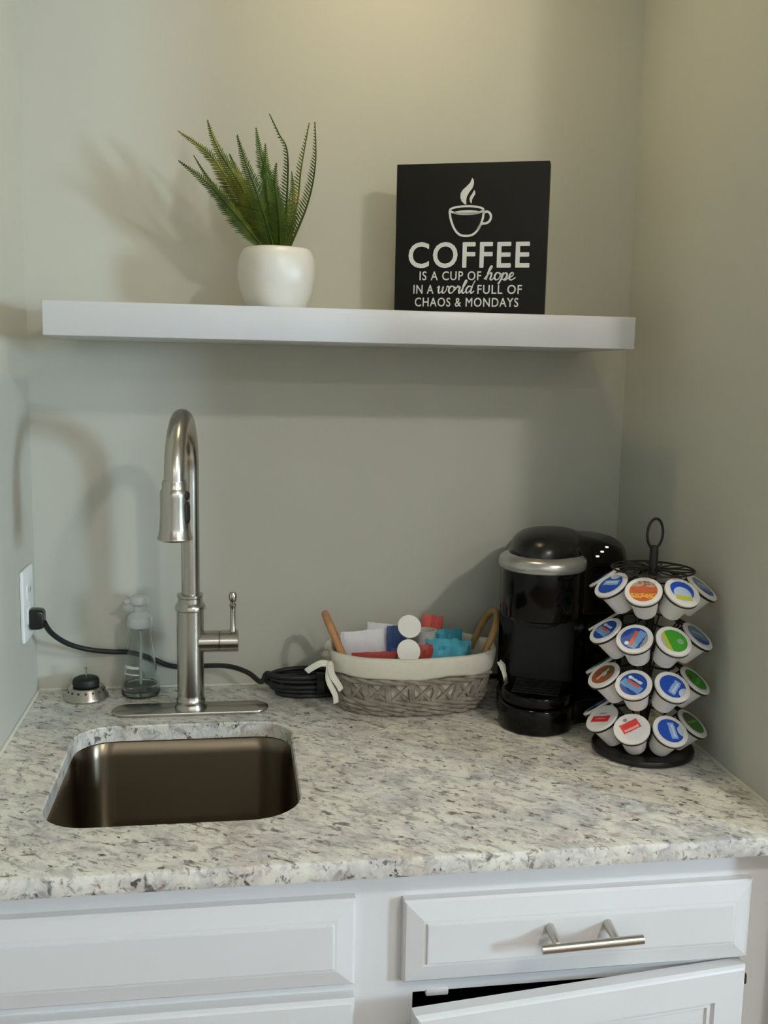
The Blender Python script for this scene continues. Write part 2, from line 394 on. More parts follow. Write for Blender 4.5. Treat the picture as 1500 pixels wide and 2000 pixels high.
for hx in (.700, .772): ob('post', cl(tube([(hx, -.6205, hz+.002), (hx, -.654, hz-.001)], [.0062, .0045], 14)), M_nickel, hd)
ob('door', cl(front(.030, .468, ZB+.015, -.182, FY, .055, 'recess')), M_white, cab, angle=8, label='closed cabinet door below the sink')
dr2 = ob('door', front(-.430, 0, ZB+.015, -.1765, 0, .043, 'recess'), M_white, cab, loc=(.957-.506, FY-.001+.3, cz), rot=(0, 0, math.radians(DOOR_A)), angle=8, label='cabinet door standing slightly ajar under the drawer')
hg = ob('hinge', cl(bbox(.9575, .9635, -.615, -.6005, -.206, -.192, .002)), M_nickel_dk, cab)
ob('door_catch', cl(bbox(.556, .584, -.602, -.585, -.1975, -.188, .002)), M_white, cab)

# ------------------------------------------------------------------ floating shelf
ZS = .6335
tag(ob('floating_shelf', bbox(.0685, .9265, -.24, -.001, .5855, ZS, .0022), M_shelf), 'thick white floating shelf mounted on the back wall', 'shelf')

# ------------------------------------------------------------------ potted plant on the shelf
pc = (.393, -.135, ZS+.0003)
pot = thing('potted_fern', 'artificial green fern in a rounded white ceramic pot on the shelf', 'plant', pc)
def squircle(r, z, n=48, e=2.5, ph=.35):
    out = []
    for i in range(n):
        a = 2*PI*i/n; c, s = math.cos(a), math.sin(a)
        k = (abs(c)**e+abs(s)**e)**(-1/e); x, y = r*k*c, r*k*s
        out.append((x*math.cos(ph)-y*math.sin(ph), x*math.sin(ph)+y*math.cos(ph), z))
    return out
pp = [(.030, 0), (.038, .0), (.0415, .003), (.047, .014), (.0535, .032), (.0565, .052), (.0555, .070), (.0525, .082), (.048, .0895), (.045, .0915), (.042, .0905), (.041, .082)]
ob('pot', loft([squircle(r, z) for r, z in pp], True, False), M_ceramic, pot, angle=60)
ob('soil', loft([squircle(.0415, .078), squircle(.0415, .083), squircle(.02, .088), squircle(.004, .089)]), M_soil, pot)
def frond(pts, ys, wl, side, mi, onesided=False):
    P = [on(u, v, 1, y)-Vector(pc) for (u, v), y in zip(pts, ys)]
    P[0].z = min(P[0].z, .085)
    C = spline(P, 14); n = len(C); g = tube(C, [.0017*(1-.8*i/n)+.0003 for i in range(n)], 5)
    sv = Vector(side).normalized()
    Lt = 0; acc = [0]
    for i in range(1, n): Lt += (C[i]-C[i-1]).length; acc.append(Lt)
    s = .012; step = .0033; i = 0
    while s < Lt-.001:
        while i < n-2 and acc[i+1] < s: i += 1
        t = (C[i+1]-C[i]).normalized(); q = C[i].lerp(C[i+1], (s-acc[i])/max(acc[i+1]-acc[i], 1e-6))
        lat = (sv-t*sv.dot(t)).normalized(); nn = t.cross(lat)
        u = s/Lt; L = 1.3*wl*(min(1, .35+u*3)*(1-.93*max(0, (u-.3)/.7)**1.15)); L *= random.uniform(.86, 1.1)
        for sg in ((1, -1) if not onesided else (1,)):
            d = (lat*sg*.85+t*.55+nn*(.28+random.uniform(-.12, .12))).normalized(); w = t*(.0021 if not onesided else .0018)*(1-.45*u)
            m = q+d*L*.5+nn*.0006
            g.add([q-w*.7, q+w*.7, m+w, m-w, q+d*L], [(0, 1, 2, 3), (3, 2, 4)])
        s += step*(1.45 if onesided else 1)
    ob('frond', g, M_leaf[mi], pot, angle=80)
B0 = -.135
for pts, ys, wl, side, mi, os in [
    ([(522, 480), (470, 430), (410, 362), (348, 313)], [B0, -.15, -.16, -.165], .017, (.6, .3, .8), 0, 0),
    ([(524, 480), (462, 415), (412, 355), (378, 303)], [B0, -.14, -.145, -.15], .010, (.7, .5, .5), 0, 0),
    ([(528, 480), (470, 395), (412, 305), (347, 255)], [B0, -.125, -.11, -.10], .019, (.8, .3, .5), 1, 0),
    ([(532, 480), (478, 378), (425, 290), (405, 234)], [B0, -.15, -.16, -.165], .019, (.9, .2, .3), 1, 0),
    ([(538, 480), (508, 395), (480, 320), (463, 263)], [B0, -.17, -.19, -.20], .018, (1, .3, .2), 0, 0),
    ([(545, 480), (535, 390), (512, 315), (500, 249)], [B0, -.12, -.11, -.10], .019, (1, .25, .1), 2, 0),
    ([(540, 480), (525, 400), (519, 330), (518, 280)], [B0, -.13, -.12, -.11], .019, (1, -.2, .1), 2, 0),
    ([(550, 480), (560, 390), (561, 298), (545, 262), (526, 222)], [B0, -.14, -.14, -.14, -.14], .0125, (-1, .25, 0), 0, 1),
    ([(556, 480), (580, 400), (588, 330), (604, 240)], [B0, -.15, -.155, -.16], .0135, (-1, .25, .1), 1, 1),
    ([(560, 480), (600, 400), (616, 318), (615, 238)], [B0, -.13, -.13, -.13], .0145, (-1, .2, .1), 0, 1),
    ([(548, 480), (545, 420), (537, 360), (540, 318)], [B0, -.165, -.18, -.19], .017, (1, .2, .1), 0, 0),
    ([(535, 480), (500, 415), (470, 350), (448, 300)], [B0, -.105, -.08, -.07], .018, (.9, .2, .3), 2, 0),
    ([(552, 480), (568, 425), (572, 370), (570, 335)], [B0, -.11, -.095, -.09], .015, (.9, .4, .2), 2, 0)]:
    frond(pts, ys, wl, side, mi, os)

# ------------------------------------------------------------------ the sign on the shelf
pl, prr = on(769.5, 607, 1, -.10), on(1062, 613, 1, -.185)
sa = math.atan2(prr.y-pl.y, prr.x-pl.x); SW = math.hypot(prr.x-pl.x, prr.y-pl.y); SH = .2305
sg = thing('wall_sign', 'square black box sign with white coffee quote and cup drawing', 'sign', (pl.x, pl.y, ZS+.0003), (0, 0, sa))
ob('board', bbox(0, SW, 0, .028, 0, SH, .0012), M_sign, sg)
# flat print: coordinates below are fractions of the photographed sign face (u right 0..1, v down 0..1)
FU, FV = SW, SH
def sp(u, v, k=-.0006): return Vector((u*FU, k, (1-v)*FH+FB))
FH, FB = .2290, .0015
def text(name, s, u0, u1, vb, vt, bold, sx=None):           # text spanning u0..u1, baseline vb, cap top vt
    cu = bpy.data.curves.new(name, 'FONT'); cu.body = s; cu.size = 1; cu.space_character = 1.12; cu.resolution_u = 4; cu.extrude = 0
    to = bpy.data.objects.new(name, cu); COL.objects.link(to); bpy.context.view_layer.update()
    me = bpy.data.meshes.new_from_object(to.evaluated_get(bpy.context.evaluated_depsgraph_get()))
    COL.objects.unlink(to); bpy.data.objects.remove(to)
    xs = [v.co.x for v in me.vertices]; x0, x1 = min(xs), max(xs); caph = .729
    bv = [tuple(v.co) for v in me.vertices]; bf = [tuple(p.vertices) for p in me.polygons]; bpy.data.meshes.remove(me)
    g = G(); kx = (u1-u0)/(x1-x0)
    for i in range(9):                                     # heavier weight: overlapping shifted outlines
        dx, dy = (bold*math.cos(PI*i/4), bold*math.sin(PI*i/4)) if i < 8 else (0, 0)
        g.add([sp(u0+(x-x0+dx)*kx, vb+((y+dy)/caph)*(vt-vb), -.0006-.00001*i) for x, y, z in bv], bf)
    me = bpy.data.meshes.new(name); me.from_pydata(g.v, [], g.f); me.materials.append(M_letter)
    return ob(name, me, None, sg)
def flat(polys, name):                                     # list of (verts2d list) polygons
    g = G()
    for P in polys: g.add([sp(u, v) for u, v in P], [tuple(range(len(P)))])
    me = bpy.data.meshes.new(name); me.from_pydata(g.v, [], g.f); me.materials.append(M_letter)
    return ob(name, me, None, sg)
def stroke(lines, name, w, k=6, var=0):                     # thick poly-lines; each a list of (u, v)
    polys = []
    for L in lines:
        C = spline([(u, v, 0) for u, v in L], k) if len(L) > 2 else [Vector((u, v, 0)) for u, v in L]
        n = len(C); A = []; B = []
        for i in range(n):
            t = C[min(i+1, n-1)]-C[max(i-1, 0)]
            if t.length < 1e-9: t = Vector((1, 0, 0))
            t.normalize(); h = w*(1+var*t.y)
            A.append((C[i].x-t.y*h/2, C[i].y+t.x*h/2)); B.append((C[i].x+t.y*h/2, C[i].y-t.x*h/2))
        for i in range(n-1): polys.append([A[i], A[i+1], B[i+1], B[i]])
    return flat(polys, name)
# from the photograph, in the zoomed crop: face left 125, right 1345 (mid), top 125, bottom 1335
def cu_(x, y): return ((x-125-(y-720)*-.012)/1222, (y-122)/1222)
text('lettering', 'COFFEE', cu_(240, 850)[0], cu_(1212, 850)[0], cu_(0, 955)[1], cu_(0, 745)[1], .016)
text('lettering', 'IS A CUP OF', cu_(330, 1030)[0], cu_(832, 1030)[0], cu_(0, 1060)[1], cu_(0, 985)[1], .010)
text('lettering', 'IN A', cu_(280, 1140)[0], cu_(445, 1140)[0], cu_(0, 1170)[1], cu_(0, 1095)[1], .010)
text('lettering', 'FULL OF', cu_(805, 1140)[0], cu_(1160, 1140)[0], cu_(0, 1170)[1], cu_(0, 1095)[1], .010)
text('lettering', 'CHAOS & MONDAYS', cu_(293, 1240)[0], cu_(1135, 1240)[0], cu_(0, 1275)[1], cu_(0, 1200)[1], .010)
LH = {  # cursive letters: x right, y up, x-height 1
 'h': ([[(-.2, .1), (.25, .9), (.62, 2.0), (.45, 2.15), (.25, 1.2), (.05, 0)], [(.05, 0), (.3, .75), (.62, 1), (.68, .6), (.6, .12), (.8, 0), (1.1, .3)]], 1.0),
 'o': ([[(.75, .95), (.35, .98), (.12, .5), (.3, .03), (.65, .12), (.82, .6), (.62, .97), (.85, .82), (1.12, .8)]], .95),
 'p': ([[(-.05, .4), (.25, .98), (.1, .2), (-.2, -1.0)], [(.1, .3), (.4, .9), (.72, .85), (.7, .35), (.42, .02), (.15, .15)], [(.42, .02), (.7, .0), (1.0, .3)]], .95),
 'e': ([[(-.05, .25), (.45, .5), (.62, .82), (.42, 1), (.14, .65), (.18, .15), (.5, 0), (.95, .35)]], .85),
 'w': ([[(-.1, .75), (.12, .98), (.1, .3), (.25, 0), (.55, .3), (.68, .95), (.62, .3), (.8, .0), (1.1, .35), (1.2, .98), (1.45, .85)]], 1.35),
 'r': ([[(-.15, .3), (.2, .8), (.28, 1.1), (.36, .9), (.6, .88), (.52, .3), (.65, 0), (.95, .3)]], .8),
 'l': ([[(-.1, .2), (.35, 1.0), (.62, 1.95), (.45, 2.1), (.25, 1.2), (.18, .25), (.35, 0), (.65, .3)]], .55),
 'd': ([[(.75, .9), (.4, 1), (.12, .5), (.25, .03), (.6, .3), (.85, 1.0), (1.12, 2.1)], [(.85, 1.0), (.75, .25), (.9, 0), (1.2, .35)]], 1.1)}
def script(word, x0, x1, yb, yx):                          # crop pixels: left, right, baseline, x-height line
    adv = sum(LH[c][1] for c in word); sx = (x1-x0)/adv; sy = yb-yx; lines = []; x = x0
    for c in word:
        for L in LH[c][0]: lines.append([cu_(x+p[0]*sx+p[1]*sy*.12, yb-(p[1] if 0 <= p[1] <= 1 else 1+(p[1]-1)*.76 if p[1] > 1 else p[1]*.6)*sy) for p in L])
        x += LH[c][1]*sx
    stroke(lines, 'script_lettering', .0085, 6, .35)
script('hope', 868, 1100, 1058, 1000)
script('world', 478, 770, 1166, 1110)
el = lambda cx, cy, a, b, n=40, a0=0, a1=2*PI: [cu_(cx+a*math.cos(a0+(a1-a0)*i/n), cy+b*math.sin(a0+(a1-a0)*i/n)) for i in range(n+1)]
stroke([el(705, 497, 135, 30)], 'cup_drawing', .0135, 1)
stroke([[cu_(*p) for p in ((567, 500), (578, 570), (608, 645), (650, 692), (705, 704), (760, 692), (805, 645), (835, 570), (843, 500))]], 'cup_drawing', .0145)
stroke([[cu_(*p) for p in ((842, 520), (872, 512), (897, 535), (898, 572), (872, 602), (825, 612), (795, 660))]], 'cup_drawing', .015)
flat([el(708, 518, 112, 19)[:-1]], 'cup_drawing')
flat([[cu_(*p) for p in q] for q in (((745, 243), (762, 275), (745, 320), (765, 268), (745, 320), (738, 335)),)][:0] + [[(p.x, p.y) for p in
      [Vector((*cu_(*q), 0)) for q in ((745, 243), (758, 262), (760, 290), (748, 325), (722, 358), (705, 390), (700, 420), (702, 455), (684, 448), (662, 425), (652, 395), (655, 362), (672, 335), (702, 310), (730, 280))]]], 'steam_drawing')
flat([[cu_(*q) for q in ((762, 340), (770, 350), (772, 372), (758, 395), (747, 415), (745, 447), (732, 435), (726, 412), (732, 390), (748, 368))]], 'steam_drawing')

# ------------------------------------------------------------------ faucet
fb = Vector((.2595, -.128, .0003))
fc = thing('kitchen_faucet', 'brushed nickel gooseneck pull-down faucet behind the sink', 'faucet', fb)
ob('deck_plate', slab(rrect(-.1235, .1235, -.024, .028, .0258, 10), 0, .0055, .002), M_nickel, fc)
ob('base_body', lathe([(.0255, .0055), (.0255, .009), (.0235, .013), (.0225, .017), (.0235, .02), (.0215, .024), (.0212, .030), (.0212, .166), (.0238, .168), (.0240, .173), (.0222, .176), (.0195, .179), (.0190, .186), (.0205, .188), (.0205, .192), (.0165, .193), (.0150, .193)], 48), M_nickel, fc)
sx, sy = -.0115, -.172                                     # spout offset
Rr = math.hypot(sx, sy)/2; zc = .3855
P = [Vector((0.001, 0, .19)), Vector((.001, 0, .25)), Vector((.001, 0, .32)), Vector((.001, 0, zc-.02))]
for i in range(25):
    a = PI*i/24; k = (1-math.cos(a))/2; P.append(Vector((sx*k+.001*(1-k), sy*k, zc+Rr*math.sin(a))))
P.append(Vector((sx, sy, zc-.004)))
ob('gooseneck', tube(P, .0143, 28), M_nickel, fc, angle=60)
hd = ob('spray_head', lathe([(.0, .309), (.0215, .309), (.0238, .3095), (.0246, .3112), (.0240, .3135), (.0225, .316), (.0222, .320), (.0214, .3215), (.0212, .328), (.0203, .340), (.0198, .356), (.0200, .370), (.0198, .3765), (.0178, .3795), (.0172, .381), (.0172, .3885), (.0162, .390), (.0162, .392), (.0143, .392)], 44, c=(sx, sy, 0)), M_nickel, fc)
ob('spray_face', lathe([(.0, .3078), (.0185, .3078), (.019, .309), (0, .309)], 32, c=(sx, sy, 0)), M_black_rub, hd)
def pill(cz_, h, w): # button on the right of the head
    a = math.radians(-28); c, s = math.cos(a), math.sin(a)
    return loft([[((.0183+k)*c-q[0]*sc*s+sx, (.0183+k)*s+q[0]*sc*c+sy, cz_+q[1]*sc) for q in rrect(-w, w, -h, h, w*.95, 6)] for k, sc in ((0, 1), (.002, 1), (.0034, .8))])
ob('button', pill(.3475, .0155, .0058), M_black_rub, hd)
ob('button', pill(.3715, .0062, .0052), M_black_rub, hd)
vz = .1145
arm = ob('valve_arm', tube([(.012, 0, vz), (.0447, 0, vz)], .0172, 36), M_nickel, fc)
ob('valve_gap', tube([(.0445, 0, vz), (.0465, 0, vz)], .0162, 30), M_nickel_dk, arm)
vcap = ob('valve_cap', tube([(.0462, 0, vz), (.0742, 0, vz), (.0752, 0, vz)], [.0174, .0174, .0164], 36), M_nickel, fc)
ob('lever', lathe([(.0052, .012), (.0052, .019), (.0045, .021), (.0042, .05), (.0044, .056), (.0056, .058), (.0056, .0605), (.0040, .062), (.0040, .064), (.0056, .067), (.0066, .071), (.0063, .076), (.0045, .0795), (0, .0805)], 20, c=(.0665, -.002, vz)), M_nickel, fc)

# ------------------------------------------------------------------ soap bottle
sb = thing('soap_bottle', 'clear conical soap bottle with a pale pump by the faucet', 'bottle', (.1725, -.0365, .0004))
outp = [(.0, .0), (.029, .0), (.0315, .002), (.0322, .006), (.0315, .012), (.0275, .038), (.0235, .066), (.0200, .092), (.0188, .104), (.0188, .116)]
inp = [(.0176, .116), (.0176, .104), (.0188, .092), (.0223, .066), (.0263, .038), (.0303, .012), (.0305, .005), (.028, .0028), (0, .0028)]
ob('bottle_body', lathe(outp+inp, 48), M_glass, sb, angle=70)
ob('soap', lathe([(0, .0032), (.027, .0032), (.0297, .0052), (.0297, .012), (.0288, .018), (0, .018)], 40), M_soap, sb, angle=50)
ob('dip_tube', tube([(0, 0, .012), (.001, 0, .11)], .0022, 8), M_pump, sb)
pm = ob('pump', lathe([(.0195, .1165), (.0205, .118), (.0205, .128), (.0195, .134), (.013, .139), (.0098, .142), (.0095, .152), (.0125, .154), (.0165, .157), (.0168, .163), (.0135, .1685), (.006, .171), (0, .1715)], 36), M_pump, sb)
ob('nozzle', tube([(-.006, -.002, .1605), (-.020, -.006, .1600), (-.0235, -.0075, .1585)], [.0055, .0045, .0038], 12), M_pump, pm)
# small worn label: a curved strip on the cone
lb = G(); nL = 8
for k in range(nL):
    for (z0, z1) in ((.050, .0545), (.040, .042)):
        a0, a1 = math.radians(-150+60*k/nL), math.radians(-150+60*(k+1)/nL); rr = lambda z: .0278-(z-.038)*(.004/.028)+.0003
        lb.add([(rr(z)*math.cos(a), rr(z)*math.sin(a), z) for a, z in ((a0, z0), (a1, z0), (a1, z1), (a0, z1))], [(0, 1, 2, 3)])
ob('label_print', lb, M_letter, sb)

# ------------------------------------------------------------------ sink strainer
st = thing('sink_strainer', 'steel sink strainer with a black rubber stopper in the left corner', 'strainer', (.0855, -.0475, .0004))
ob('rim', lathe([(.030, 0), (.0355, .0005), (.0362, .003), (.035, .006), (.0318, .010), (.0285, .0185), (.0268, .0205), (.019, .021), (.0, .021)], 44), M_nickel, st)
for k in range(16):
    a = 2*PI*(k+.3)/16; ob('hole', lathe([(.0017, -.0004), (.0017, .0006)], 10).xf(Matrix.Translation((.0300*math.cos(a), .0300*math.sin(a), .0152)) @ Vector((math.cos(a), math.sin(a), .40)).to_track_quat('Z', 'Y').to_matrix().to_4x4()), M_black_mat, st)
ob('stopper', lathe([(.0, .021), (.0195, .021), (.0215, .0235), (.0215, .0295), (.0200, .033), (.0165, .035), (.0, .0355)], 36), M_black_rub, st)
ob('pin', lathe([(.0016, .035), (.0016, .048), (.0026, .049), (.0026, .0515), (0, .0525)], 12), M_nickel, st)

# ------------------------------------------------------------------ outlet, plug and cord
pz, py = .170, -.082
ol = thing('wall_outlet', 'white duplex wall outlet plate on the left wall above the counter', 'outlet', (0.0003, py, pz))
RotL = Matrix(((0, 0, 1, 0), (1, 0, 0, 0), (0, 1, 0, 0), (0, 0, 0, 1)))    # local x->world y, local y->world z, local z->world x
ob('cover_plate', slab(rrect(-.036, .036, -.0575, .0575, .004, 4), 0, .006, .002).xf(RotL), M_plate, ol)
for s in (-1, 1):
    rc = ob('receptacle', slab(rrect(-.0165, .0165, s*.0195-.014, s*.0195+.014, .009, 6), .0055, .0075, .0006).xf(RotL), M_plate, ol)
    for k in (-.006, .006): ob('slot', slab(rrect(k-.0011, k+.0011, s*.0195-.001, s*.0195+.007, .0004, 2), .0072, .0077, .0001).xf(RotL), M_slot, rc)
ob('screw', lathe([(.003, .0058), (.003, .0068), (.002, .0074), (0, .0075)], 14).xf(RotL), M_plate, ol)
cd = thing('power_cord', 'black appliance power cord plugged into the outlet and coiled behind the basket', 'cord', (.030, py, .145))
cw = Vector((.030, py, .145))
def wl(P): return [Vector(p)-cw for p in P]
ob('plug', loft([[(x, q[0], q[1]) for q in rrect(-.0125*s, .0125*s, -.0165*s, .0165*s, .006*s, 5)] for x, s in ((-.0215, .94), (-.020, 1), (-.010, 1.0), (-.003, .92), (-.0005, .75))]), M_black_sat, cd)
path = [on(80, 1213, 1, py), on(100, 1236, 1, -.066), on(130, 1256, 1, -.045), on(170, 1268, 1, -.022), on(215, 1273, 1, -.010), on(250, 1274, 1, -.0065), on(290, 1283, 1, -.0065), on(325, 1298, 1, -.007), on(360, 1303, 1, -.010), on(410, 1300, 1, -.018), on(450, 1302, 1, -.03), on(485, 1314, 1, -.045), on(510, 1332, 1, -.062)]
path[0] = Vector((.0285, py, .139))
cx0, cy0 = .437, -.058
for k in range(4*14+7):
    a = PI+.3+2*PI*k/14; q = k/14
    path.append(Vector((cx0+(.058-.005*math.sin(q*2.1))*math.cos(a)+.004*q, cy0+(.028-.003*(q % 2))*math.sin(a), .040-.0085*q+.002*math.sin(a))))
for p in ((.50, -.030, .012), (.56, -.016, .0075), (.66, -.012, .0055), (.74, -.012, .0055), (.80, -.012, .006)): path.append(Vector(p))
path = [Vector((p.x, min(p.y, -.006), max(p.z, .0047))) for p in spline(path, 5)]
ob('cable', tube(wl(path), .0043, 10), M_cord, cd, angle=80)
ob('cord_tie', lathe([(.0175, -.006), (.0195, -.006), (.0195, .006), (.0175, .006)], 20, True).xf(Matrix.Translation((cx0+.035, cy0-.021, .021)-cw if False else Vector((cx0+.033, cy0-.02, .0225))-cw) @ Matrix.Rotation(PI/2, 4, 'Y')), M_black_mat, cd)

# ------------------------------------------------------------------ basket
bc = Vector((.618, -.113, .0004))
bk = thing('wicker_basket', 'oval grey wicker basket with cream liner and rattan handles', 'basket', bc)
def ring(t, z, off=0, e=2.4):                              # t angle; wall flares with z
    u = min(max(z/.09, 0), 1); fl = .82+.18*u**.7
    a, b = .136*fl+off, .083*fl+off; c, s = math.cos(t), math.sin(t); k = (abs(c)**e+abs(s)**e)**(-1/e)
    return Vector((a*k*c, b*k*s, z))
n = 72; TT = [2*PI*i/n for i in range(n)]
wob = [0.0012*math.sin(5*t+1)+.0009*math.sin(9*t) for t in TT]
LP = [(.010, -.009), (.0105, -.006), (.016, -.0015), (.05, -.0005), (.085, -.002), (.0955, -.003), (.0985, .001), (.0975, .005), (.092, .007), (.080, .0072), (.068, .0068), (.0645, .0058), (.0645, .0035), (.08, .0035)]
ob('liner', loft([[ring(t, z+(wob[i]*2 if j >= 9 and j < 13 else wob[i]*.6 if j > 4 else 0), o+(wob[i]*.7 if j > 4 else 0)) for i, t in enumerate(TT)] for j, (z, o) in enumerate(LP)], True, False), M_cloth, bk, angle=70)
ob('basket_floor', loft([[ring(t, .0, -.004) for t in TT], [ring(t, .008, -.004) for t in TT]]), M_wick, bk)
def strip(pts, w, th, out):                                # flat strip following pts with outward normals
    g = G(); v = []; k = len(pts)
    for i in range(k):
        t = (pts[min(i+1, k-1)]-pts[max(i-1, 0)]).normalized(); nn = out[i]; s = t.cross(nn).normalized()
        v += [pts[i]-s*w/2-nn*th/2, pts[i]+s*w/2-nn*th/2, pts[i]+s*w/2*.8+nn*th/2, pts[i]-s*w/2*.8+nn*th/2]
    f = []
    for i in range(k-1):
        for j in range(4): f.append((i*4+j, i*4+(j+1) % 4, i*4+4+(j+1) % 4, i*4+4+j))
    f += [(3, 2, 1, 0), tuple((k-1)*4+j for j in range(4))]
    return g.add(v, f)
def outn(t): return Vector((math.cos(t)/.136, math.sin(t)/.083, 0)).normalized()
NS = 22
for k in range(NS):
    t0 = 2*PI*(k+.2)/NS; dt = 2*PI/NS
    zz = [.004, .018, .030, .042, .054, .064]
    ob('stake', strip([ring(t0+random.uniform(-.01, .01), z, .0035+.0012*(i % 2)) for i, z in enumerate(zz)], .0105, .0035, [outn(t0)]*6), M_wick, bk)
    for sgn in (1, -1):
        ts = [t0+sgn*dt*(.04+.92*q) for q in (0, .25, .5, .75, 1)]
        ob('cross_strand', strip([ring(t, .022+.034*q, .002+(.0016 if sgn > 0 else .0)) for t, q in zip(ts, (0, .25, .5, .75, 1))], .0058, .003, [outn(t) for t in ts]), M_wick, bk)
for z, off, ph in ((.0055, .003, 0), (.0055, .003, PI), (.0145, .004, .7), (.0145, .004, .7+PI), (.0225, .004, 1.5), (.0225, .004, 1.5+PI), (.059, .0035, .4), (.059, .0035, .4+PI)):
    m = 150; pts = []
    for i in range(m):
        t = 2*PI*i/m; a = t*NS*.5+ph; p = ring(t, z, off); pts.append(p+outn(t)*.0028*math.sin(a)+Vector((0, 0, .0026*math.cos(a))))
    ob('woven_strand', tube(pts, .0036, 7, True), M_wick, bk, angle=80)
for s, m, lab in ((-1, M_wood, 'orange wooden hoop handle'), (1, M_rattan, 'tan rattan hoop handle')):
    P = []
    for i in range(25):
        a = PI*i/24; P.append(Vector((s*(.111+.032*math.sin(a)**.8), (.036+.008*math.sin(a))*math.cos(a), .078+.073*math.sin(a)**.8)))
    ob('handle', tube(P, .0062 if s < 0 else .0055, 12), m, bk, angle=80, label=lab)
    if s < 0: ob('knob', lathe([(.0, -.009), (.006, -.008), (.009, 0), (.006, .008), (0, .009)], 14).xf(Matrix.Translation((-.145, -.03, .092))), M_wick, bk)
def ribbon(pts, w, tw):
    C = spline(pts, 6); k = len(C); o_ = [Vector((math.sin(tw+.5*i/k), -math.cos(tw+.5*i/k), .25)).normalized() for i in range(k)]
    return strip(C, w, .0011, o_)
rx = -.137
for pts, w, tw in (([(rx-.004, -.052, .083), (rx-.018, -.060, .087), (rx-.034, -.058, .078), (rx-.040, -.056, .073)], .010, -.2),
                   ([(rx-.002, -.056, .083), (rx+.000, -.066, .070), (rx+.010, -.072, .055), (rx+.014, -.073, .047)], .011, .2),
                   ([(rx-.004, -.056, .083), (rx-.006, -.068, .062), (rx+.004, -.074, .040), (rx+.006, -.074, .026)], .009, -.1)):
    ob('ribbon', ribbon(pts, w, tw), M_cloth, bk, angle=80)
ob('ribbon_knot', lathe([(0, -.006), (.004, -.005), (.006, 0), (.004, .005), (0, .006)], 12).xf(Matrix.Translation((rx-.003, -.054, .083))), M_cloth, bk)
rx = .138
for pts, w in (([(rx+.002, -.045, .078), (rx+.008, -.056, .062), (rx+.012, -.060, .040), (rx+.020, -.060, .022)], .009), ([(rx+.002, -.045, .078), (rx+.010, -.046, .070), (rx+.012, -.044, .055)], .008)):
    ob('ribbon', ribbon(pts, w, .3), M_cloth, bk, angle=80)
# ---- what lies in the basket (top-level things)
FLZ = .0112
def rough_slab(w, d, h, seed, amp=.003, nx=12, nz=12):       # soft packet, standing, crinkled
    rnd = random.Random(seed); g = G(); v = []; f = []
    off = [[rnd.uniform(-amp, amp)*(1+.6*math.sin(i*1.7+j*.9+seed)) for i in range(nx+1)] for j in range(nz+1)]
    for sgn in (-1, 1):
        for j in range(nz+1):
            for i in range(nx+1):
                u, q = i/nx, j/nz; puff = (4*u*(1-u))**.5*(4*q*(1-q))**.35 if 0 < u < 1 and 0 < q < 1 else 0
                v.append((w*(u-.5)+off[j][i]*.4, sgn*(d/2*puff+.0006)+off[j][i]*(1 if puff else .4), h*q+off[j][(i+3) % (nx+1)]*.5*(1 if q == 1 else 0)))
    N = (nx+1)*(nz+1)
    for s in (0, 1):
        for j in range(nz):
            for i in range(nx):
                a = s*N+j*(nx+1)+i; q = (a, a+1, a+nx+2, a+nx+1); f.append(q if s == 0 else q[::-1])
    for i in range(nx):
        for j in (0, nz):
            a = j*(nx+1)+i; f.append((a, a+1, N+a+1, N+a))
    for j in range(nz):
        for i in (0, nx):
            a = j*(nx+1)+i; f.append((a, a+nx+1, N+a+nx+1, N+a))
    return g.add(v, f)
def item(name, g, m, label, cat, loc, rot, group='packets in the basket', ang=28):
    o = ob(name, g, m, None, loc, rot, ang); return tag(o, label, cat, group)
item('paper_packet', rough_slab(.072, .016, .112, 3, .0016), M_paper, 'white paper packet standing at the left inside the basket', 'packet', (.541, -.105, FLZ), (.06, -.05, .08))
item('paper_packet', rough_slab(.060, .012, .114, 5, .002), M_paper, 'second white paper packet leaning behind the front white one', 'packet', (.568, -.081, FLZ), (-.03, .10, -.15))
item('sugar_packet', rough_slab(.075, .008, .085, 9, .001), M_dred, 'flat dark red packet in front of the white packet', 'packet', (.553, -.137, FLZ), (.1, .0, .03))
item('navy_packet', rough_slab(.034, .010, .112, 11, .0015), M_navy, 'small navy blue packet beside the creamer cups', 'packet', (.598, -.088, FLZ), (0, .0, .1))
item('red_packet', rough_slab(.036, .010, .124, 13, .0015), M_red, 'bright red packet standing tallest at the back of the basket', 'packet', (.650, -.068, FLZ), (-.04, .12, -.1))
item('tea_packet', rough_slab(.030, .010, .090, 15, .001), M_dred, 'dark red packet between the creamer cups and the turquoise pouch', 'packet', (.636, -.128, FLZ), (0, .05, .1))
item('turquoise_pouch', rough_slab(.074, .034, .096, 17, .0038), M_blue, 'crumpled turquoise foil pouch at the right inside the basket', 'pouch', (.678, -.122, FLZ), (.0, .03, -.1))
item('turquoise_pouch', rough_slab(.060, .022, .102, 19, .004), M_blue, 'smaller turquoise pouch leaning behind the crumpled one', 'pouch', (.682, -.084, FLZ), (-.1, .06, .15))
cc = thing('clear_cup', 'small frosted clear plastic cup among the packets', 'cup', (.646, -.0995, FLZ), (0, 0, 0))
ob('cup_body', lathe([(0, 0), (.0125, 0), (.0165, .105), (.018, .1055), (.018, .1075), (.0155, .1075), (.012, .002), (0, .002)], 28), M_clear, cc)
